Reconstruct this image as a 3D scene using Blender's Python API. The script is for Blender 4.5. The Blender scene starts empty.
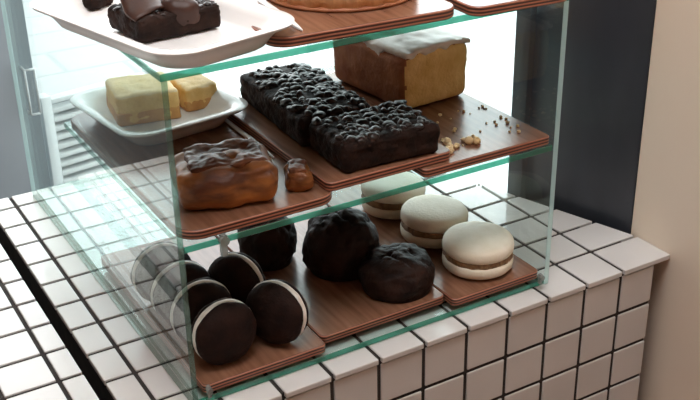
import bpy, bmesh, math, random
from mathutils import Vector, Matrix, Euler, noise
random.seed(7)
S = bpy.context.scene
COL = S.collection
R = math.radians

# ------------------------------------------------------------------ materials
def new_mat(name):
    m = bpy.data.materials.new(name); m.use_nodes = True
    nt = m.node_tree
    for n in list(nt.nodes): nt.nodes.remove(n)
    out = nt.nodes.new('ShaderNodeOutputMaterial')
    return m, nt, out
def N(nt, typ, **kw):
    n = nt.nodes.new(typ)
    for k, v in kw.items():
        if k.startswith('_'): setattr(n, k[1:], v)
        else: n.inputs[k].default_value = v
    return n
def rgba(c): return (c[0], c[1], c[2], 1)
def mat(name, c1, c2=None, rough=.5, scale=20, bump=0, bscale=60, spec=.5, detail=4, coat=0, sss=0, lo=.35, hi=.65, metal=0, stretch=None):
    m, nt, out = new_mat(name)
    p = N(nt, 'ShaderNodeBsdfPrincipled', Roughness=rough, Metallic=metal)
    p.inputs['Specular IOR Level'].default_value = spec
    p.inputs['Coat Weight'].default_value = coat
    p.inputs['Base Color'].default_value = rgba(c1)
    if sss:
        p.inputs['Subsurface Weight'].default_value = sss
        p.inputs['Subsurface Radius'].default_value = (.006, .004, .002)
        p.inputs['Subsurface Scale'].default_value = 1
    tc = N(nt, 'ShaderNodeTexCoord')
    src = tc.outputs['Object']
    if stretch:
        mp = N(nt, 'ShaderNodeMapping'); mp.inputs['Scale'].default_value = stretch
        nt.links.new(src, mp.inputs['Vector']); src = mp.outputs['Vector']
    if c2:
        t = N(nt, 'ShaderNodeTexNoise', Scale=scale, Detail=detail)
        nt.links.new(src, t.inputs['Vector'])
        r = N(nt, 'ShaderNodeValToRGB')
        r.color_ramp.elements[0].color = rgba(c1); r.color_ramp.elements[0].position = lo
        r.color_ramp.elements[1].color = rgba(c2); r.color_ramp.elements[1].position = hi
        nt.links.new(t.outputs['Fac'], r.inputs['Fac'])
        nt.links.new(r.outputs['Color'], p.inputs['Base Color'])
    if bump:
        t2 = N(nt, 'ShaderNodeTexNoise', Scale=bscale, Detail=6)
        nt.links.new(src, t2.inputs['Vector'])
        b = N(nt, 'ShaderNodeBump', Strength=bump, Distance=.002)
        nt.links.new(t2.outputs['Fac'], b.inputs['Height'])
        nt.links.new(b.outputs['Normal'], p.inputs['Normal'])
    nt.links.new(p.outputs[0], out.inputs[0])
    return m
def schlick(nt, f0):
    lw = N(nt, 'ShaderNodeLayerWeight', Blend=.5)
    pw = N(nt, 'ShaderNodeMath', _operation='POWER'); pw.inputs[1].default_value = 5
    nt.links.new(lw.outputs['Facing'], pw.inputs[0])
    ma = N(nt, 'ShaderNodeMath', _operation='MULTIPLY_ADD'); ma.inputs[1].default_value = 1 - f0; ma.inputs[2].default_value = f0
    nt.links.new(pw.outputs[0], ma.inputs[0])
    return ma.outputs[0]
def glass_mat(name, tint, f0=.04):
    m, nt, out = new_mat(name)
    t = N(nt, 'ShaderNodeBsdfTransparent', Color=rgba(tint))
    g = N(nt, 'ShaderNodeBsdfGlossy', Color=(1, 1, 1, 1), Roughness=.0)
    mx = N(nt, 'ShaderNodeMixShader')
    nt.links.new(schlick(nt, f0), mx.inputs[0])
    nt.links.new(t.outputs[0], mx.inputs[1]); nt.links.new(g.outputs[0], mx.inputs[2])
    nt.links.new(mx.outputs[0], out.inputs[0])
    return m
def edge_mat(name, thru, body, k=.55):
    m, nt, out = new_mat(name)
    t = N(nt, 'ShaderNodeBsdfTransparent', Color=rgba(thru))
    d = N(nt, 'ShaderNodeBsdfTranslucent', Color=rgba(body))
    d2 = N(nt, 'ShaderNodeBsdfDiffuse', Color=rgba(body))
    g = N(nt, 'ShaderNodeBsdfGlossy', Color=(1, 1, 1, 1), Roughness=.15)
    a = N(nt, 'ShaderNodeMixShader', Fac=.5); b = N(nt, 'ShaderNodeMixShader', Fac=k); c = N(nt, 'ShaderNodeMixShader')
    L = nt.links.new
    L(d.outputs[0], a.inputs[1]); L(d2.outputs[0], a.inputs[2])
    L(t.outputs[0], b.inputs[1]); L(a.outputs[0], b.inputs[2])
    L(schlick(nt, .06), c.inputs[0]); L(b.outputs[0], c.inputs[1]); L(g.outputs[0], c.inputs[2])
    L(c.outputs[0], out.inputs[0])
    return m
def ply_edge_mat(name):
    m, nt, out = new_mat(name)
    p = N(nt, 'ShaderNodeBsdfPrincipled', Roughness=.4)
    tc = N(nt, 'ShaderNodeTexCoord'); sp = N(nt, 'ShaderNodeSeparateXYZ')
    L = nt.links.new
    L(tc.outputs['Object'], sp.inputs[0])
    nz = N(nt, 'ShaderNodeTexNoise', Scale=30); L(tc.outputs['Object'], nz.inputs['Vector'])
    ad = N(nt, 'ShaderNodeMath', _operation='MULTIPLY_ADD'); ad.inputs[1].default_value = .0006
    L(nz.outputs['Fac'], ad.inputs[0]); L(sp.outputs['Z'], ad.inputs[2])
    mu = N(nt, 'ShaderNodeMath', _operation='MULTIPLY'); mu.inputs[1].default_value = 1 / .003
    L(ad.outputs[0], mu.inputs[0])
    fr = N(nt, 'ShaderNodeMath', _operation='FRACT'); L(mu.outputs[0], fr.inputs[0])
    r = N(nt, 'ShaderNodeValToRGB'); e = r.color_ramp.elements
    e[0].position = 0; e[0].color = (.03, .010, .007, 1)
    e[1].position = .38; e[1].color = (.05, .015, .010, 1)
    x = e.new(.5); x.color = (.34, .11, .06, 1)
    x = e.new(.8); x.color = (.46, .19, .11, 1)
    x = e.new(.95); x.color = (.12, .035, .02, 1)
    L(fr.outputs[0], r.inputs['Fac']); L(r.outputs['Color'], p.inputs['Base Color']); L(p.outputs[0], out.inputs[0])
    return m

M = {}
M['tile'] = mat('glazed_tile', (.58, .565, .55), (.63, .615, .60), rough=.14, scale=9, bump=.06, bscale=25, spec=.5)
M['grout'] = mat('dark_grout', (.012, .009, .008), (.03, .022, .018), rough=.9, scale=60)
M['wood'] = mat('board_wood', (.17, .075, .042), (.26, .125, .075), rough=.25, spec=.65, scale=14, stretch=(9, .8, 1), bump=.05, bscale=40)
M['ply'] = ply_edge_mat('plywood_edge')
M['white'] = mat('white_ceramic', (.78, .77, .76), rough=.22)
M['choc'] = mat('dark_sponge', (.012, .006, .005), (.026, .012, .009), rough=.65, spec=.12, scale=70, bump=.5, bscale=260)
M['bun'] = mat('chocolate_crust', (.012, .006, .005), (.030, .014, .010), rough=.55, spec=.14, scale=50, bump=.8, bscale=150)
M['brownie'] = mat('brownie_crumb', (.009, .005, .004), (.028, .013, .009), rough=.65, spec=.12, scale=80, bump=1, bscale=200)
M['chunk'] = mat('glossy_chunk', (.009, .005, .004), (.026, .012, .009), rough=.3, scale=90, bump=.5, bscale=200, spec=.35)
M['shard'] = mat('chocolate_shard', (.030, .012, .008), (.055, .022, .014), rough=.45, spec=.3, scale=40, bump=.3, bscale=90)
M['cream'] = mat('vanilla_cream', (.72, .66, .60), (.80, .75, .70), rough=.5, scale=90, bump=.3, bscale=200)
M['biscuit'] = mat('pale_biscuit', (.78, .71, .56), (.85, .79, .66), rough=.6, scale=45, bump=.25, bscale=300)
M['dulce'] = mat('caramel_filling', (.17, .09, .035), (.33, .20, .09), rough=.5, scale=220, bump=.8, bscale=300)
M['crumb_y'] = mat('yellow_cake_crumb', (.72, .44, .14), (.84, .57, .23), rough=.75, scale=60, bump=.6, bscale=300)
M['crumb_l'] = mat('pale_cake_top', (.70, .50, .24), (.82, .64, .38), rough=.75, scale=60, bump=.6, bscale=260)
M['gcrust'] = mat('golden_crust', (.50, .22, .06), (.66, .34, .11), rough=.6, scale=40, bump=.5, bscale=180)
M['crust'] = mat('brown_cake_crust', (.26, .085, .034), (.42, .17, .07), rough=.6, scale=40, bump=.5, bscale=180)
M['icing'] = mat('sugar_icing', (.62, .52, .45), (.74, .66, .60), rough=.4, scale=50, bump=.2, bscale=90)
M['caramel'] = mat('caramel_dough', (.09, .025, .008), (.42, .15, .03), rough=.45, scale=18, bump=.6, bscale=60, lo=.36, hi=.66, stretch=(1, 1, 2.6), spec=.4)
M['glaze'] = mat('dark_glaze', (.07, .02, .010), (.16, .055, .022), rough=.42, scale=30, bump=.8, bscale=90, spec=.3)
M['tan'] = mat('tan_sponge', (.58, .30, .12), (.78, .50, .27), rough=.55, scale=18, stretch=(4, 4, .6), bump=.4, bscale=120)
M['plastic'] = mat('white_plastic', (.85, .84, .82), rough=.25)
M['clip'] = edge_mat('cloudy_clear_plastic', (.75, .80, .78), (.45, .46, .44), .5)
M['glass'] = glass_mat('clear_glass', (.915, .978, .97))
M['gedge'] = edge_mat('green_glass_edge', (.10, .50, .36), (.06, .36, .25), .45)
M['gbright'] = edge_mat('lit_glass_edge', (.80, .95, .92), (.72, .95, .93), .55)  # same glass as the other edges, daylight glow put into its colour
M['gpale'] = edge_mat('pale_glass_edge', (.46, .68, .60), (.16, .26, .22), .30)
M['gface'] = glass_mat('outer_glass', (.915, .978, .97))
M['cwall'] = mat('cream_plaster', (.82, .69, .55), (.86, .74, .61), rough=.85, scale=3, bump=.25, bscale=30)
M['iwall'] = mat('room_plaster', (.62, .45, .37), (.66, .49, .41), rough=.9, scale=2)
M['ceil'] = mat('ceiling_paint', (.70, .58, .50), rough=.9)
M['floor'] = mat('floor_tile', (.36, .21, .14), (.42, .26, .18), rough=.5, scale=4)
M['frame'] = mat('dark_frame_paint', (.028, .033, .042), (.045, .050, .062), rough=.30, scale=6, stretch=(2, 2, .5), bump=.05, bscale=15)
M['greydoor'] = mat('grey_metal_paint', (.13, .155, .17), (.155, .18, .195), rough=.45, scale=3)
M['handle'] = mat('pale_metal', (.75, .77, .77), rough=.3)
M['slat'] = mat('white_slat_paint', (.80, .82, .81), rough=.5)
M['slatback'] = mat('grey_mesh', (.16, .20, .21), (.25, .29, .30), rough=.7, scale=30)
M['fill_lampb'] = mat('fill_lamp_housing', (.7, .68, .65), rough=.5)

def pave_mat():
    m, nt, out = new_mat('pale_paving')
    p = N(nt, 'ShaderNodeBsdfPrincipled', Roughness=.8)
    tc = N(nt, 'ShaderNodeTexCoord'); b = N(nt, 'ShaderNodeTexBrick', Scale=1.0)
    b.inputs['Color1'].default_value = (.36, .36, .355, 1); b.inputs['Color2'].default_value = (.39, .39, .385, 1)
    b.inputs['Mortar'].default_value = (.30, .305, .305, 1)
    b.inputs['Mortar Size'].default_value = .012; b.inputs['Brick Width'].default_value = .5; b.inputs['Row Height'].default_value = .3
    nt.links.new(tc.outputs['Object'], b.inputs['Vector']); nt.links.new(b.outputs['Color'], p.inputs['Base Color'])
    nt.links.new(p.outputs[0], out.inputs[0]); return m
M['pave'] = pave_mat()
def fill_lamp_mat():
    m, nt, out = new_mat('fill_lamp_glow')
    e = N(nt, 'ShaderNodeEmission', Color=(.97, .965, .97, 1), Strength=LAMP)
    nt.links.new(e.outputs[0], out.inputs[0]); return m
LAMP = 17.5
M['glow'] = fill_lamp_mat()

# ------------------------------------------------------------------ helpers
def link_bm(name, bm, mats, parent=None, loc=None, rot=None, smooth=True):
    me = bpy.data.meshes.new(name)
    bmesh.ops.recalc_face_normals(bm, faces=bm.faces[:])
    bm.to_mesh(me); bm.free()
    if not isinstance(mats, (list, tuple)): mats = [mats]
    for m in mats: me.materials.append(m)
    if smooth: me.polygons.foreach_set('use_smooth', [True] * len(me.polygons))
    o = bpy.data.objects.new(name, me); COL.objects.link(o)
    if parent: o.parent = parent
    if loc: o.location = loc
    if rot: o.rotation_euler = rot
    return o
def sharp(o, ang=35):
    me = o.data
    bm = bmesh.new(); bm.from_mesh(me)
    for e in bm.edges:
        e.smooth = not (len(e.link_faces) == 2 and e.calc_face_angle(0) > R(ang))
    bm.to_mesh(me); bm.free(); return o
def tag(o, label=None, cat=None, group=None, kind=None):
    if label: o['label'] = label
    if cat: o['category'] = cat
    if group: o['group'] = group
    if kind: o['kind'] = kind
    return o
def thing(name, label, cat, loc=(0, 0, 0), rot=(0, 0, 0), group=None):
    o = bpy.data.objects.new(name, None); o.empty_display_size = .02; COL.objects.link(o)
    o.location = loc; o.rotation_euler = rot
    return tag(o, label, cat, group)
def dup(root, loc, rot, label, group=None):
    r = root.copy(); COL.objects.link(r); r.location = loc; r.rotation_euler = rot; r['label'] = label
    if group: r['group'] = group
    for ch in list(root.children):
        c = ch.copy(); COL.objects.link(c); c.parent = r
    return r
def add_box(bm, x0, x1, y0, y1, z0, z1, bev=0, seg=2, mi=0, mtx=None):
    r = bmesh.ops.create_cube(bm, size=1)
    vs = r['verts']
    for v in vs:
        v.co = Vector(((x0 + x1) / 2 + v.co.x * (x1 - x0), (y0 + y1) / 2 + v.co.y * (y1 - y0), (z0 + z1) / 2 + v.co.z * (z1 - z0)))
    if mtx:
        for v in vs: v.co = mtx @ v.co
    fs = {f for v in vs for f in v.link_faces}
    for f in fs: f.material_index = mi
    if bev:
        es = list({e for v in vs for e in v.link_edges})
        bmesh.ops.bevel(bm, geom=es, offset=bev, segments=seg, affect='EDGES', profile=.5)
def box(name, m, b, parent=None, bev=0, seg=2, loc=None, rot=None):
    bm = bmesh.new(); add_box(bm, *b, bev=bev, seg=seg)
    return sharp(link_bm(name, bm, m, parent, loc, rot))
def lathe(profile, n=40, mi=0, bm=None, fn=None):
    bm = bm or bmesh.new(); rings = []
    for (r, z) in profile:
        if r < 1e-6: rings.append([bm.verts.new((0, 0, z))])
        else: rings.append([bm.verts.new((r * math.cos(2 * math.pi * i / n), r * math.sin(2 * math.pi * i / n), z)) for i in range(n)])
    for a, b in zip(rings, rings[1:]):
        for i in range(n):
            j = (i + 1) % n
            if len(a) == 1 and len(b) == 1: continue
            if len(a) == 1: f = bm.faces.new((a[0], b[i], b[j]))
            elif len(b) == 1: f = bm.faces.new((a[i], a[j], b[0]))
            else: f = bm.faces.new((a[i], a[j], b[j], b[i]))
            f.material_index = mi
    if fn:
        for v in bm.verts: v.co = fn(v.co.copy())
    return bm
def fbm(p, sc, seed=0, octv=3):
    q = Vector(p) * sc + Vector((seed * 3.7, seed * 1.3, seed * 7.1)); s = 0; a = 1
    for _ in range(octv):
        s += a * noise.noise(q); q = q * 2.1; a *= .5
    return s
def rbox(dx, dy, dz, r, n=18, amp=0, sc=40, seed=0, mi=None, shape=None, dense=None):
    """solid with rounded edges on the base plane z=0, surface roughened by noise"""
    bm = bmesh.new()
    bmesh.ops.create_cube(bm, size=1)
    bmesh.ops.subdivide_edges(bm, edges=bm.edges[:], cuts=n, use_grid_fill=True)
    h = Vector((dx / 2, dy / 2, dz / 2))
    for v in bm.verts:
        p = Vector((v.co.x * dx, v.co.y * dy, v.co.z * dz))
        c = Vector([max(-(h[i] - r), min(h[i] - r, p[i])) for i in range(3)])
        d = p - c
        if d.length > 1e-9: p = c + d.normalized() * min(r, d.length if max(abs(d[i]) for i in range(3)) < r * .999 else r)
        v.co = p
    bm.normal_update()
    nr = [v.normal.copy() for v in bm.verts]
    for v, k in zip(bm.verts, nr):
        a = amp * fbm(v.co, sc, seed)
        if v.co.z < -h.z * .9: a = 0
        v.co += k * a
        v.co.z += h.z
        if v.co.z < 0: v.co.z = 0
        if shape: v.co = shape(v.co)
    if mi:
        bm.normal_update()
        for f in bm.faces: f.material_index = mi(f)
    return bm
def tube(bm, pts, r, n=8, caps=True, mi=0):
    rings = []
    for i, p in enumerate(pts):
        p = Vector(p)
        t = (Vector(pts[min(i + 1, len(pts) - 1)]) - Vector(pts[max(i - 1, 0)])).normalized()
        up = Vector((0, 0, 1)) if abs(t.z) < .9 else Vector((1, 0, 0))
        a = t.cross(up).normalized(); b = t.cross(a)
        rr = r[i] if isinstance(r, (list, tuple)) else r
        rings.append([bm.verts.new(p + rr * (math.cos(2 * math.pi * k / n) * a + math.sin(2 * math.pi * k / n) * b)) for k in range(n)])
    for A, B in zip(rings, rings[1:]):
        for k in range(n):
            bm.faces.new((A[k], A[(k + 1) % n], B[(k + 1) % n], B[k])).material_index = mi
    if caps:
        bm.faces.new(rings[0][::-1]); bm.faces.new(rings[-1])
def rrect(dx, dy, r, n=8):
    pts = []
    for cx, cy, a0 in ((dx / 2 - r, dy / 2 - r, 0), (-dx / 2 + r, dy / 2 - r, 90), (-dx / 2 + r, -dy / 2 + r, 180), (dx / 2 - r, -dy / 2 + r, 270)):
        for i in range(n + 1):
            a = R(a0 + 90 * i / n); pts.append((cx + r * math.cos(a), cy + r * math.sin(a)))
    return pts
def loft(rings, mats_idx=None, close=True):
    bm = bmesh.new(); RR = [[bm.verts.new(p) for p in ring] for ring in rings]; n = len(RR[0])
    for q, (A, B) in enumerate(zip(RR, RR[1:])):
        for k in range(n):
            f = bm.faces.new((A[k], A[(k + 1) % n], B[(k + 1) % n], B[k]))
            if mats_idx: f.material_index = mats_idx[q]
    if close:
        bm.faces.new(RR[0][::-1]); bm.faces.new(RR[-1])
    return bm

# ------------------------------------------------------------------ camera
cam = bpy.data.cameras.new('camera'); co = bpy.data.objects.new('camera', cam); COL.objects.link(co)
co.location = (-.3812, -.6917, .5625); co.rotation_euler = (R(63.8556), R(1.005), R(-30.6788))
cam.sensor_width = 36; cam.lens = 36 * 1066.39 / 700; cam.clip_start = .01; cam.clip_end = 200
S.camera = co

# ------------------------------------------------------------------ counters
T = .05; J = .0040
def tiles_top(x0, x1, y0, y1, xj, yj, cutters=(), nose=True):
    bm = bmesh.new()
    xs = [x0] + [x for x in sorted(xj) if x0 + .004 < x < x1 - .004] + [x1]
    ys = [y0] + [y for y in yj if y0 + .004 < y < y1 - .004] + [y1]
    for a, b in zip(xs, xs[1:]):
        for c, d in zip(ys, ys[1:]):
            g = J / 2
            add_box(bm, a + (g if a > x0 else 0), b - (g if b < x1 else 0), c + (g if c > y0 else 0), d - (g if d < y1 else 0), -.006, 0, bev=.0010, seg=2)
    for co_, no in cutters:
        bmesh.ops.bisect_plane(bm, geom=bm.verts[:] + bm.edges[:] + bm.faces[:], plane_co=co_, plane_no=no, clear_outer=True)
        ed = [e for e in bm.edges if e.is_boundary]
        bmesh.ops.holes_fill(bm, edges=ed, sides=0)
    return bm
FA = Vector((.4125, .063, 0)); FB = Vector((.3625, .2245, 0))
FT = (FB - FA).normalized(); FN = Vector((-FT.y, FT.x, 0)); FN = FN if FN.x > 0 else -FN    # FN points outdoors
cut = [(FA - FN * .001, FN)]
ct = thing('tiled_counter', 'white square tiled counter with dark grout carrying the glass display case', 'counter', (0, 0, 0))
XJ = [k * T for k in range(-3, 8)]; YJ = [k * T for k in range(1, 11)]
link_bm('tiled_top', tiles_top(-.178, .417, -.001, .532, XJ, YJ, cut), M['tile'], ct, smooth=False)
bm = bmesh.new()
zj = [-.0065, -.0545, -.1025, -.150, -.198, -.246, -.294, -.342, -.39, -.438, -.486, -.534, -.582, -.63, -.678, -.726, -.774, -.822, -.87, -.898]
xs = [-.176] + XJ[0:11] + [.397]
for a, b in zip(xs, xs[1:]):
    for zt, zb in zip(zj, zj[1:]):
        add_box(bm, a + J / 2, b - (J / 2 if b < .39 else 0), .0015, .0075, zb + J / 2, zt - J / 2, bev=.0011)
link_bm('tiled_front', bm, M['tile'], ct, smooth=False)
bm = bmesh.new()
add_box(bm, -.1765, .396, .003, .53, -.9, -.0016)
for co_, no in [(FA - FN * .02, FN)]:
    bmesh.ops.bisect_plane(bm, geom=bm.verts[:] + bm.edges[:] + bm.faces[:], plane_co=co_, plane_no=no, clear_outer=True)
    bmesh.ops.holes_fill(bm, edges=[e for e in bm.edges if e.is_boundary], sides=0)
link_bm('grout_core', bm, M['grout'], ct, smooth=False)

c2 = thing('tiled_counter', 'neighbouring white tiled counter at far left across the dark gap', 'counter', (0, 0, 0))
link_bm('tiled_top', tiles_top(-.9, -.1905, -.35, .545, [-.2125 - .05 * k for k in range(14)], [-.326 + .05 * k for k in range(18)]), M['tile'], c2, smooth=False)
box('grout_core', M['grout'], (-.899, -.192, -.349, .544, -.9, -.0016), c2)

# ------------------------------------------------------------------ display case
CX0, CX1, CY0, CY1 = -.1205, .2612, .0215, .52
dc = thing('display_case', 'open glass display case with green edges standing on the tiled counter', 'display case', (0, 0, 0))
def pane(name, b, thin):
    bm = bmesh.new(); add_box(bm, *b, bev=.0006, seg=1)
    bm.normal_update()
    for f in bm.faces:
        f.material_index = 0 if abs(f.normal[thin]) > .95 else (1 if f.normal.y < -.5 and thin == 2 else (3 if thin == 0 and (f.normal.y > .5 or (f.normal.y < -.5 and b[0] > 0)) else 2))  # side panes' back edges and right front edge take the painted bright tone
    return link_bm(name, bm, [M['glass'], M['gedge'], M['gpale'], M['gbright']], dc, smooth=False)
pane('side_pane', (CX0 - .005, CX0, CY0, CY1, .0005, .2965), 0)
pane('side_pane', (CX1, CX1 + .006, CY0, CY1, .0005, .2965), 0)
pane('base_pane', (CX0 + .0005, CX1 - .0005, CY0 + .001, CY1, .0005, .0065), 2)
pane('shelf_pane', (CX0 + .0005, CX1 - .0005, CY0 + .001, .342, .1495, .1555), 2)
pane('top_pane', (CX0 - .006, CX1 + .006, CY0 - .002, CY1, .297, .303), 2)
def clip(x, y, z, k=1):
    bm = bmesh.new()
    add_box(bm, x - .003 * k, x + .003 * k, y - .002, y + .003, z - .016 * k, z + .004 * k, bev=.0013)
    tube(bm, [(x, y - .004, z - .001), (x, y + .002, z - .001)], .0042 * k, 14)
    sharp(link_bm('clip', bm, M['clip'], dc))
clip(-.088, CY0 - .0045, .157)
clip(-.112, CY0 - .0045, .019, .6); clip(.252, CY0 - .0045, .016, .6)

# ------------------------------------------------------------------ boards
def board(label, x0, x1, y0, y1, z, r=.012, rot=0, th=.0088):
    dx, dy = x1 - x0, y1 - y0; c = .0009
    rr = [[(x, y, zz) for x, y in rrect(dx - 2 * i, dy - 2 * i, r - i)] for i, zz in ((c, 0), (0, c), (0, th - c), (c, th))]
    bm = loft(rr, [1, 1, 1]); bm.normal_update()
    for f in bm.faces:
        f.material_index = 0 if abs(f.normal.z) > .9 and f.calc_area() > 1e-4 else 1
    o = sharp(link_bm('serving_board', bm, [M['wood'], M['ply']], None, ((x0 + x1) / 2, (y0 + y1) / 2, z), (0, 0, R(rot))))
    return tag(o, label, 'board', 'layered wooden serving boards')
ZB = .0068; ZS = .1558; ZT = .3033
board('layered wooden board under the dark whoopie pies at bottom left', -.1130, .0090, .0260, .30, ZB, r=.005)
board('layered wooden board under the chocolate buns on the bottom level', .0105, .1500, .0380, .30, ZB, r=.006)
board('layered wooden board under the three pale sandwich cookies', .1515, .2590, .0265, .31, ZB, r=.006)
board('layered wooden board on middle shelf under the caramel loaf and square dish', -.1185, .0270, .0265, .335, ZS, r=.02)
board('raised layered wooden board under the two brownie slabs',   .0175, .1480, .0300, .262, ZS + .0092, r=.007)
board('layered wooden board with cake crumbs under the iced loaf', .1140, .2600, .0250, .300, ZS, r=.005)
board('layered wooden board on top of the case under the round tan cake', -.0240, .1490, .0180, .30, ZT, r=.018, rot=-3)
board('layered wooden board on top of the case at the right corner', .1560, .2600, .0030, .29, ZT, r=.012, rot=-3)
BT = ZB + .0088; ST = ZS + .0088; RT = ST + .0092; TT = ZT + .0088

# ------------------------------------------------------------------ whoopie pies
def dome(rad, h, seed, amp=.0011):
    pr = [(0, h), (rad * .3, h * .97), (rad * .55, h * .87), (rad * .75, h * .70), (rad * .9, h * .46), (rad * .985, h * .2), (rad, h * .06), (rad * .97, 0), (0, 0)]
    return lathe(pr, 44, fn=lambda c: c + Vector((c.x, c.y, max(c.z, 0) * 1.2 + .001)).normalized() * amp * fbm(c, 90, seed) if c.z > 1e-6 else c)
PR = .0300
def make_pie(loc, rot, label):
    t = thing('whoopie_pie', label, 'whoopie pie', loc, rot, 'dark whoopie pies on the bottom board')
    link_bm('cake_half', dome(PR, .0148, 1), M['choc'], t, (0, 0, .0032))
    link_bm('cake_half', dome(PR, .0148, 2), M['choc'], t, (0, 0, -.0032), (math.pi, 0, 0))
    bm = lathe([(0, .0036), (PR * .96, .0036), (PR * 1.0, .002), (PR * 1.01, 0), (PR * 1.0, -.002), (PR * .96, -.0036), (0, -.0036)], 60,
               fn=lambda c: c * (1 + .015 * fbm(c, 120, 3)))
    link_bm('cream_filling', bm, M['cream'], t)
    return t
def pie_rot(ax, ay, tilt=0, spin=0):
    d = Vector((ax, ay, tilt)).normalized()
    return (d.to_track_quat('Z', 'Y').to_matrix() @ Matrix.Rotation(spin, 3, 'Z')).to_euler()
zc = BT + PR * 1.02
pie = make_pie((-.0800, .0515, zc), pie_rot(.05, -1, .06), 'dark whoopie pie standing on edge, frontmost at the left front corner')
dup(pie, (-.0830, .0940, zc), pie_rot(.02, -1, .05, 1), 'dark whoopie pie standing directly behind the frontmost one on the left')
dup(pie, (-.0850, .1360, zc), pie_rot(0, -1, .05, 2), 'dark whoopie pie third from the front in the left row')
dup(pie, (-.0870, .1790, zc), pie_rot(-.02, -1, .04, 3), 'dark whoopie pie at the back end of the left row')
dup(pie, (-.0255, .0560, zc), pie_rot(-.84, -.54, .12, 4), 'dark whoopie pie turned left with white cream crescent nearest the buns')
dup(pie, (-.0345, .1220, zc), pie_rot(-.84, -.54, .10, 5), 'dark whoopie pie turned left behind the one with the long cream crescent')

# ------------------------------------------------------------------ chocolate buns
def bun(label, loc, rad, h, seed, squash=(1, 1)):
    pr = [(0, 0), (rad * .78, 0), (rad * .9, h * .05), (rad * .98, h * .2), (rad, h * .38), (rad * .97, h * .56), (rad * .87, h * .74), (rad * .68, h * .89), (rad * .42, h * .975), (rad * .2, h), (0, h)]
    # refine the profile
    fine = []
    for a, b in zip(pr, pr[1:]):
        for k in range(4): fine.append((a[0] + (b[0] - a[0]) * k / 4, a[1] + (b[1] - a[1]) * k / 4))
    fine.append(pr[-1])
    def fn(c):
        if c.z < .002: return Vector((c.x * squash[0], c.y * squash[1], 0))
        n = Vector((c.x, c.y, (c.z - h * .4))).normalized()
        d = .0032 * fbm(c, 45, seed) + .0012 * fbm(c, 160, seed + 2)
        cr = abs(noise.noise(c * 55 + Vector((seed * 5.1, 0, 0))))       # cracks on the crown
        if c.z > h * .6 and cr < .10: d -= .0035 * (1 - cr / .10) * min(1, (c.z - h * .6) / (h * .15))
        c = c + n * d
        return Vector((c.x * squash[0], c.y * squash[1], max(c.z, 0)))
    o = link_bm('chocolate_bun', lathe(fine, 64, fn=fn), M['bun'], None, loc)
    return tag(o, label, 'bun', 'chocolate buns on the bottom board')
bun('dark cracked chocolate bun at the front, left of the pale cookies', (.1200, .0800, BT), .0385, .038, 1)
bun('tallest dark chocolate bun, behind and left of the front one', (.0930, .1440, BT), .0390, .061, 2)
bun('dark chocolate bun in shadow beside the whoopie pies', (.0350, .1960, BT), .030, .056, 3)

# ------------------------------------------------------------------ pale sandwich cookies
def make_cookie(loc, rot, label):
    t = thing('sandwich_cookie', label, 'cookie', loc, rot, 'pale sandwich cookies in a row')
    r = .0366
    def half(seed, up):
        pr = [(0, 0), (r * .96, 0), (r * .995, .002), (r, .0055), (r * .985, .0088), (r * .93, .0115), (r * .8, .0133), (r * .5, .0142), (0, .0146)]
        return lathe(pr, 56, fn=lambda c: Vector((c.x, c.y, c.z)) * (1 + .012 * fbm(c, 45, seed)))
    link_bm('biscuit_half', half(1, True), M['biscuit'], t, (0, 0, .0145 + .0075), (R(1.5), R(-1), 0))
    link_bm('biscuit_half', half(2, False), M['biscuit'], t, (0, 0, .0147), (math.pi, 0, 0))
    bm = lathe([(0, .0138), (r * .93, .0138), (r * .97, .0165), (r * .965, .020), (r * .92, .0235), (0, .0235)], 72,
               fn=lambda c: Vector((c.x * (1 + .05 * fbm(c, 150, 5)), c.y * (1 + .05 * fbm(c, 150, 5)), c.z)))
    link_bm('caramel_filling', bm, M['dulce'], t)
    return t
ck = make_cookie((.2110, .0685, BT), (0, 0, 0), 'pale round sandwich cookie at the front showing its brown filling')
dup(ck, (.2105, .1460, BT), (0, 0, 1.1), 'pale round sandwich cookie in the middle of the row of three')
dup(ck, (.2095, .2260, BT), (0, 0, 2.3), 'pale round sandwich cookie at the back of the row of three')

# ------------------------------------------------------------------ brownies
_t = bmesh.new(); bmesh.ops.create_icosphere(_t, subdivisions=2, radius=1); _t.verts.index_update()
ICO = ([v.co.copy() for v in _t.verts], [[v.index for v in f.verts] for f in _t.faces]); _t.free()
def pebbles(x0, x1, y0, y1, zf, n, rmin, rmax, seed):
    rnd = random.Random(seed); bm = bmesh.new()
    for _ in range(n):
        x, y = rnd.uniform(x0, x1), rnd.uniform(y0, y1); r = rnd.uniform(rmin, rmax)
        m = Matrix.Translation((x, y, zf(x, y) + r * .05)) @ Matrix.Diagonal((1, 1, .62, 1)) @ Euler((rnd.uniform(0, 3), rnd.uniform(0, 3), rnd.uniform(0, 3))).to_matrix().to_4x4() @ Matrix.Diagonal((r, r * rnd.uniform(.6, 1), r * rnd.uniform(.5, .8), 1))
        vs = []
        for p in ICO[0]:
            vs.append(bm.verts.new(m @ (p * (1 + .35 * noise.noise(p * 1.6 + Vector((x * 900, y * 900, 0)))))))
        for f in ICO[1]: bm.faces.new([vs[i] for i in f])
    return bm
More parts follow.
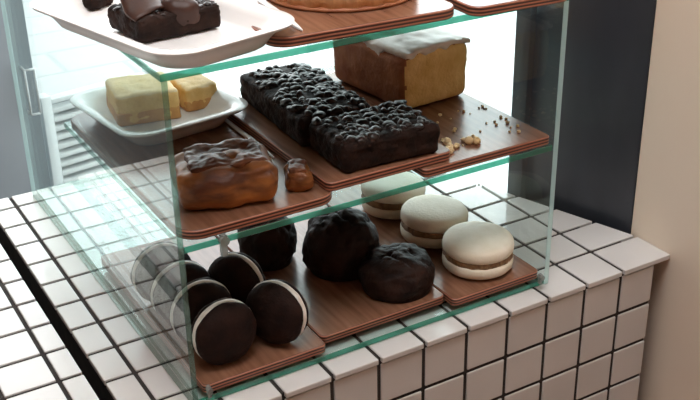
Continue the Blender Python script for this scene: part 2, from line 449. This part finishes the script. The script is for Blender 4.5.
def brownie(label, loc, rot, dx, dy, dz, seed, n, dome_=.0):
    t = thing('brownie_slab', label, 'brownie', loc, rot, 'brownie slabs on the raised board')
    def shp(c):
        e = 1 - (2 * c.x / dx) ** 2; g = 1 - (2 * c.y / dy) ** 2
        return Vector((c.x, c.y, c.z * (1 + dome_ * max(e, 0) * max(g, 0))))
    link_bm('brownie_body', rbox(dx, dy, dz, .006, 26, .0016, 110, seed, shape=shp), M['brownie'], t)
    def zf(x, y):
        return dz * (1 + dome_ * max(1 - (2 * x / dx) ** 2, 0) * max(1 - (2 * y / dy) ** 2, 0)) - .0012
    o = link_bm('chunky_topping', pebbles(-dx / 2 + .005, dx / 2 - .005, -dy / 2 + .005, dy / 2 - .005, zf, n, .0035, .0078, seed), M['chunk'], t)
    o['kind'] = 'stuff'
brownie('dark brownie slab with chunky top at the front of the raised board', (.0880, .0690, RT), (0, 0, R(-2)), .100, .070, .0285, 3, 130)
brownie('longer dark brownie slab with chunky top behind the front slab', (.0755, .1800, RT), (0, 0, R(-3)), .076, .152, .0285, 4, 230, .14)

# brownie on the white tray on top
def plate(name, label, loc, rot, dx, dy, h, foot, flare=.012, rc=.032):
    th = .0035
    def ring(ins, z, r): return [(x, y, z) for x, y in rrect(dx - 2 * ins, dy - 2 * ins, max(r, .004), 10)]
    rings = [ring(foot, 0, rc - foot * .3), ring(foot - .002, .0015, rc - foot * .3), ring(foot * .72, h * .35, rc - foot * .2), ring(foot * .38, h * .75, rc),
             ring(.0012, h - .003, rc), ring(0, h - .001, rc), ring(.0012, h, rc), ring(foot * .38 + .002, h - .0012, rc - .003),
             ring(foot * .55 + th, h * .70, rc - foot * .2), ring(foot * .8 + th, h * .35, rc - foot * .25), ring(foot + th, .005, rc - foot * .3), ring(foot + th + .004, .004, rc - foot * .35)]
    o = sharp(link_bm(name, loft(rings), M['white'], None, loc, rot), 50)
    return tag(o, label, 'dish')
plate('square_dish', 'white square dish on top of the case holding chocolate brownie pieces', (-.0890, .1130, ZT), (0, 0, R(13)), .134, .222, .0205, .020)
plate('square_dish', 'white square dish on middle shelf holding pound cake slices', (-.0420, .2690, ST), (0, 0, R(7)), .139, .152, .0215, .022, rc=.026)

def choc_piece(label, loc, rot, dims, seed, n, shards):
    t = thing('chocolate_brownie', label, 'brownie', loc, rot, 'brownie pieces in the top dish')
    dx, dy, dz = dims
    link_bm('brownie_body', rbox(dx, dy, dz, .004, 22, .0022, 120, seed), M['brownie'], t)
    o = link_bm('chunky_topping', pebbles(-dx / 2 + .003, dx / 2 - .003, -dy / 2 + .003, dy / 2 - .003, lambda x, y: dz - .001, n, .002, .0045, seed), M['chunk'], t)
    o['kind'] = 'stuff'
    for (pos, rt, w, l) in shards:
        bm = bmesh.new(); nx, ny = 10, 12; top = []; bot = []
        for s, lst in ((.0011, top), (-.0011, bot)):
            for i in range(nx + 1):
                row = []
                for j in range(ny + 1):
                    u, v = i / nx - .5, j / ny - .5
                    ed = 1 + .30 * noise.noise(Vector((u * 3, v * 3, seed + w * 100)))
                    row.append(bm.verts.new((u * w * ed, v * l * ed, s + .009 * (.5 - u * u * 4) + .004 * math.sin(v * 4))))
                lst.append(row)
        for g in (top, bot):
            for i in range(nx):
                for j in range(ny): bm.faces.new((g[i][j], g[i + 1][j], g[i + 1][j + 1], g[i][j + 1]))
        for i in range(nx):
            for j in (0, ny): bm.faces.new((top[i][j], top[i + 1][j], bot[i + 1][j], bot[i][j]))
        for j in range(ny):
            for i in (0, nx): bm.faces.new((top[i][j], top[i][j + 1], bot[i][j + 1], bot[i][j]))
        link_bm('chocolate_shard', bm, M['shard'], t, pos, rt)
    return t
ZD = ZT + .0052
bt = choc_piece('dark brownie piece topped with chocolate shards in the top white dish', (-.0845, .1100, ZD), (0, 0, R(6)), (.074, .056, .0195), 11, 110,
           [((-.014, .004, .0275), (R(16), R(10), R(12)), .046, .044)])
link_bm('chocolate_ganache', rbox(.030, .040, .026, .011, 20, .0020, 45, 51), M['shard'], bt, (.007, -.0105, .0015), (R(-4), 0, R(-12)))
choc_piece('small dark brownie piece at the far end of the top white dish', (-.1110, .2020, ZD), (0, 0, R(20)), (.026, .016, .013), 12, 24, [])

# ------------------------------------------------------------------ pound cake slices
def slice_cake(label, loc, rot, dx, dy, dz, seed):
    t = thing('pound_cake_slice', label, 'cake slice', loc, rot, 'pound cake slices in the square dish')
    link_bm('cake_crumb', rbox(dx, dy, dz, .005, 20, .0012, 90, seed, mi=lambda f: 1 if f.normal.z > .6 else 0), [M['crumb_y'], M['crumb_l']], t)
    bm = rbox(dx * 1.01, dy * 1.01, dz * .45, .0015, 14, .0010, 120, seed + 1)
    link_bm('crust', bm, M['gcrust'], t)
slice_cake('yellow pound cake slice with browned edge at the left of the square dish', (-.0510, .2900, ST + .0045), (0, 0, R(-9)), .062, .066, .0300, 21)
slice_cake('smaller yellow pound cake slice at the right end of the square dish', (.0035, .2850, ST + .0045), (0, 0, R(1)), .036, .044, .0250, 22)

# ------------------------------------------------------------------ iced loaf
lf = thing('iced_loaf_cake', 'yellow loaf cake with white icing, cut face towards the front, on the crumb covered board', 'cake', (.2105, .2170, ST), (0, 0, R(5)))
LX, LY, LZ = .088, .130, .060
def lshape(c):
    u = c.x / (LX / 2)
    k = .96 + .04 * min(1, c.z / LZ * 1.5)
    return Vector((c.x * k, c.y, c.z * (1 + .07 * (1 - u * u) * (c.z / LZ))))
link_bm('loaf_body', rbox(LX, LY, LZ, .010, 26, .0012, 60, 31, shape=lshape, mi=lambda f: 1 if f.normal.y < -.75 else 0), [M['crust'], M['crumb_y']], lf)
def ishape(c):
    u = c.x / (LX / 2); zt = LZ * (1 + .07 * (1 - min(u * u, 1)))
    drip = 0
    edge = max(abs(c.x) / (LX / 2), abs(c.y) / (LY / 2))
    zb = c.z
    if edge > .93:
        dr = max(0, noise.noise(Vector((c.x * 70, c.y * 70, 4.2))) - .02)
        drip = dr * .018 if c.z < .003 else dr * .004
        if c.x < 0 and abs(c.y + .012) < .010 and c.z < .004: drip += .016
    return Vector((c.x, c.y, c.z - .0028 + zt - .0005 - drip))
link_bm('icing', rbox(LX * .99, LY * 1.01, .0062, .0028, 40, .0012, 60, 33, shape=ishape), M['icing'], lf)

rnd = random.Random(5); bm = bmesh.new()
for i in range(46):
    if i < 9: x, y, r = rnd.gauss(.170, .012), rnd.gauss(.052, .005), rnd.uniform(.0025, .005)
    else: x, y, r = rnd.uniform(.158, .252), rnd.uniform(.045, .125), rnd.uniform(.0008, .0022)
    x = max(.153, x)
    k = bmesh.ops.create_icosphere(bm, subdivisions=2, radius=1)
    for v in k['verts']:
        v.co *= 1 + .4 * noise.noise(v.co * 1.5 + Vector((i * 3.1, 0, 0)))
        v.co = Vector((x + v.co.x * r, y + v.co.y * r, ST + max(0, r * .6 + v.co.z * r * .75)))
tag(link_bm('cake_crumbs', bm, M['crumb_l']), 'scattered yellow cake crumbs on the board in front of the iced loaf', 'crumbs', kind='stuff')

# ------------------------------------------------------------------ caramel loaf
cl = thing('caramel_loaf', 'glossy brown caramel loaf with wrinkled top at the front left of the middle shelf', 'pastry', (-.0575, .0760, ST), (0, 0, R(-14)))
def cshape(c):
    w = .0035 * math.sin(c.x * 95 + c.z * 160 + 2 * fbm(c, 30, 2)) * (c.z / .045)
    return Vector((c.x, c.y - w * (1 if c.y < 0 else 0), c.z * (1 + .10 * fbm(Vector((c.x, c.y, 0)), 30, 4))))
link_bm('loaf_body', rbox(.086, .070, .036, .016, 30, .0032, 45, 41, shape=cshape), M['caramel'], cl)
link_bm('wrinkled_glaze', rbox(.064, .048, .006, .0028, 34, .0030, 70, 43), M['glaze'], cl, (.001, .003, .0315))
cp = thing('caramel_piece', 'small torn caramel piece lying right of the caramel loaf', 'pastry', (.0020, .0560, ST), (0, 0, R(-25)))
link_bm('torn_dough', rbox(.022, .032, .020, .008, 20, .0036, 60, 45), M['caramel'], cp)
link_bm('wrinkled_glaze', rbox(.016, .024, .005, .0022, 16, .0026, 80, 46), M['glaze'], cp, (0, 0, .0170))

# ------------------------------------------------------------------ cake on the top board
tk = thing('round_cake', 'round tan cake on the rounded board on top of the glass case', 'cake', (.0820, .1130, TT), (0, 0, 0))
def tkfn(c):
    a = math.atan2(c.y, c.x); k = 1 + .02 * math.sin(a * 22) * (1 if c.z > .002 else .4) + .012 * fbm(c, 50, 6)
    return Vector((c.x * k, c.y * k, c.z))
link_bm('cake_body', lathe([(0, 0), (.059, 0), (.065, .003), (.067, .010), (.067, .020), (.067, .030), (.066, .040), (.061, .046), (.03, .048), (0, .048)], 120, fn=tkfn), M['tan'], tk)
link_bm('bottom_crust', lathe([(0, 0), (.0655, 0), (.0675, .0012), (.0672, .003), (.064, .004), (0, .004)], 80, fn=lambda c: c * (1 + .012 * fbm(c, 60, 8))), M['crust'], tk)

# ------------------------------------------------------------------ white plastic knives
def knife(label, p0, p1, w):
    d = Vector(p1) - Vector(p0); L = d.length
    yaw = math.atan2(d.y, d.x)
    t = thing('plastic_knife', label, 'knife', p0, (0, -math.asin(d.z / L), yaw))
    bm = bmesh.new()
    add_box(bm, 0, L * .5, -w / 2, w / 2, 0, .0028, bev=.001)
    link_bm('handle', bm, M['plastic'], t)
    n = 12; prof = []
    for i in range(n + 1):
        s = i / n; prof.append((L * .5 + L * .5 * s, w * .55 * (1 - s ** 2.5) + .0004))
    rings = [[(x, -h, .0004), (x, h, .0004), (x, h * .8, .0022 * (1 - .5 * i / n) + .0006), (x, -h * .8, .0022 * (1 - .5 * i / n) + .0006)] for i, (x, h) in enumerate(prof)]
    link_bm('blade', loft(rings), M['plastic'], t, smooth=False)
knife('thin white plastic knife lying beside the raised brownie board on the middle shelf', (.0130, .235, ST + .0002), (.0115, .122, ST + .0002), .0042)
knife('thin white plastic knife between the top dish and the round tan cake', (.0080, .125, TT + .0002), (-.0030, .028, TT + .0002), .006)

# ------------------------------------------------------------------ room
def struct(o): o['kind'] = 'structure'; return o
ZF, ZC = -.9, 1.75
struct(box('floor', M['floor'], (-2.6, .43, -2.6, 2.0, ZF - .08, ZF)))
struct(box('ceiling', M['ceil'], (-2.6, .9, -2.6, 2.1, ZC, ZC + .08)))
struct(box('wall_right', M['cwall'], (.4175, .62, -2.6, .0625, ZF - .02, ZC), bev=.006, seg=3))
struct(box('wall_left', M['iwall'], (-2.6, -2.5, -2.6, 2.0, ZF, ZC)))
struct(box('wall_front', M['iwall'], (-2.5, .42, -2.6, -2.5, ZF, ZC)))
struct(box('wall_back', M['iwall'], (-2.5, -.45, 1.95, 2.05, ZF, ZC)))
# dark frame beside the counter, in the plane of the doorway
fy = math.atan2(FT.y, FT.x)
fm = thing('door_1', None, None, (FA.x, FA.y, 0), (0, 0, fy)); fm['kind'] = 'structure'
# local x runs along the doorway, local y = left of it (towards the room)
box('frame_board', M['frame'], (.0, .158, -.058, -.012, ZF, 1.45), fm, bev=.002)
box('frame_bead', M['frame'], (.140, .160, -.060, -.001, ZF, 1.45), fm, bev=.002)
struct(box('trim_1', M['frame'], (.158, 1.80, -.058, .0, 1.40, 1.45), None, loc=(FA.x, FA.y, 0), rot=(0, 0, fy)))
struct(box('wall_lintel', M['cwall'], (-.02, 1.83, -.10, .0, 1.45, ZC), None, loc=(FA.x, FA.y, 0), rot=(0, 0, fy)))
# grey cabinet standing beyond the counter
d1 = thing('cabinet', 'grey metal cabinet with slim pale handle behind the far left counter end', 'cabinet', (-.36, 1.36, ZF))
box('body', M['greydoor'], (-.42, .410, -.16, .26, .0, 1.20), d1, bev=.003)
dr = box('door', M['greydoor'], (-.37, .412, -.182, -.160, .05, 1.19), d1, bev=.003)
bm = bmesh.new()
hx0, hx1, hz0, hz1, hy, h0 = .390, .407, .762, .846, -.207, -.18
tube(bm, [(hx0, h0, hz1), (hx0, hy, hz1), (hx1, hy, hz1)], .0022, 8)
tube(bm, [(hx1, hy, hz1), (hx1, hy, hz0)], .0022, 8)
tube(bm, [(hx0, hy, hz1), (hx0, hy, hz0)], .0022, 8)
tube(bm, [(hx1, hy, hz0), (hx0, hy, hz0), (hx0, h0, hz0)], .0022, 8)
link_bm('handle', bm, M['handle'], dr)
# white slatted unit outside the doorway
rk = thing('slatted_rack', 'low white slatted rack standing beyond the counter next to the grey cabinet', 'rack', (.085, 1.30, ZF), (0, 0, R(9)))
HR = .735
for x in (0, .24):
    box('post', M['slat'], (x, x + .022, 0, .03, 0, HR), rk, bev=.002)
for k in range(9):
    zz = HR - .012 - k * .0195
    box('slat', M['slat'], (.022, .24, .0, .026, zz - .0045, zz + .0045), rk, bev=.001)
box('rail', M['slat'], (.022, .24, -.002, .030, HR - .202, HR - .184), rk, bev=.002)
box('back_panel', M['slatback'], (.022, .24, .030, .036, .03, HR - .02), rk)
bm = bmesh.new(); tube(bm, [(.03, .014, HR - .20), (.20, .014, HR - .36)], .006, 8); tube(bm, [(.10, .014, HR - .20), (.23, .014, HR - .34)], .004, 8)
link_bm('brace', bm, M['slat'], rk)
box('rail', M['slat'], (.022, .24, 0, .028, .06, .09), rk, bev=.002)
# outdoors
struct(box('pavement', M['pave'], (.30, 14, -6, 16, -.16, -.02), None, loc=(0, 0, ZF + .01)))

# ------------------------------------------------------------------ light
lp = thing('fill_lamp', 'flat neutral fill lamp panel added at the ceiling, out of view', 'lamp', (-.20, -.32, ZC))  # unseen fill lamp, added to brighten counter and wall from above
box('fill_housing', M['fill_lampb'], (-.36, .36, -.36, .36, -.05, 0), lp, bev=.01)
box('fill_diffuser', M['glow'], (-.33, .33, -.33, .33, -.056, -.0505), lp)
w = bpy.data.worlds.new('sky'); S.world = w; w.use_nodes = True
nt = w.node_tree
bg = nt.nodes['Background']; bg.inputs['Color'].default_value = (.93, .98, 1, 1); bg.inputs['Strength'].default_value = 5.2
su = bpy.data.lights.new('sun', 'SUN'); su.energy = 1.2; su.angle = R(3); su.color = (1, .96, .90)
so = bpy.data.objects.new('sun', su); COL.objects.link(so)
so.rotation_euler = Vector((.25, .55, -1)).to_track_quat('-Z', 'Y').to_euler()
pl = bpy.data.lights.new('doorway_portal', 'AREA'); pl.shape = 'RECTANGLE'; pl.size = 1.60; pl.size_y = 2.30
pl.cycles.is_portal = True
po = bpy.data.objects.new('doorway_portal', pl); COL.objects.link(po)
mid = FA + FT * (.165 + .80); po.location = (mid.x + FN.x * .04, mid.y + FN.y * .04, .25)
z_ = FN; x_ = FT; y_ = z_.cross(x_)
po.rotation_euler = Matrix((x_, y_, z_)).transposed().to_euler()   # -Z looks into the room

S.view_settings.view_transform = 'Standard'; S.view_settings.look = 'None'
S.view_settings.exposure = 0; S.view_settings.gamma = 1; S.view_settings.use_curve_mapping = False
S.cycles.transparent_max_bounces = 24
S.cycles.max_bounces = 10; S.cycles.diffuse_bounces = 5; S.cycles.glossy_bounces = 6
S.cycles.caustics_reflective = False; S.cycles.caustics_refractive = False
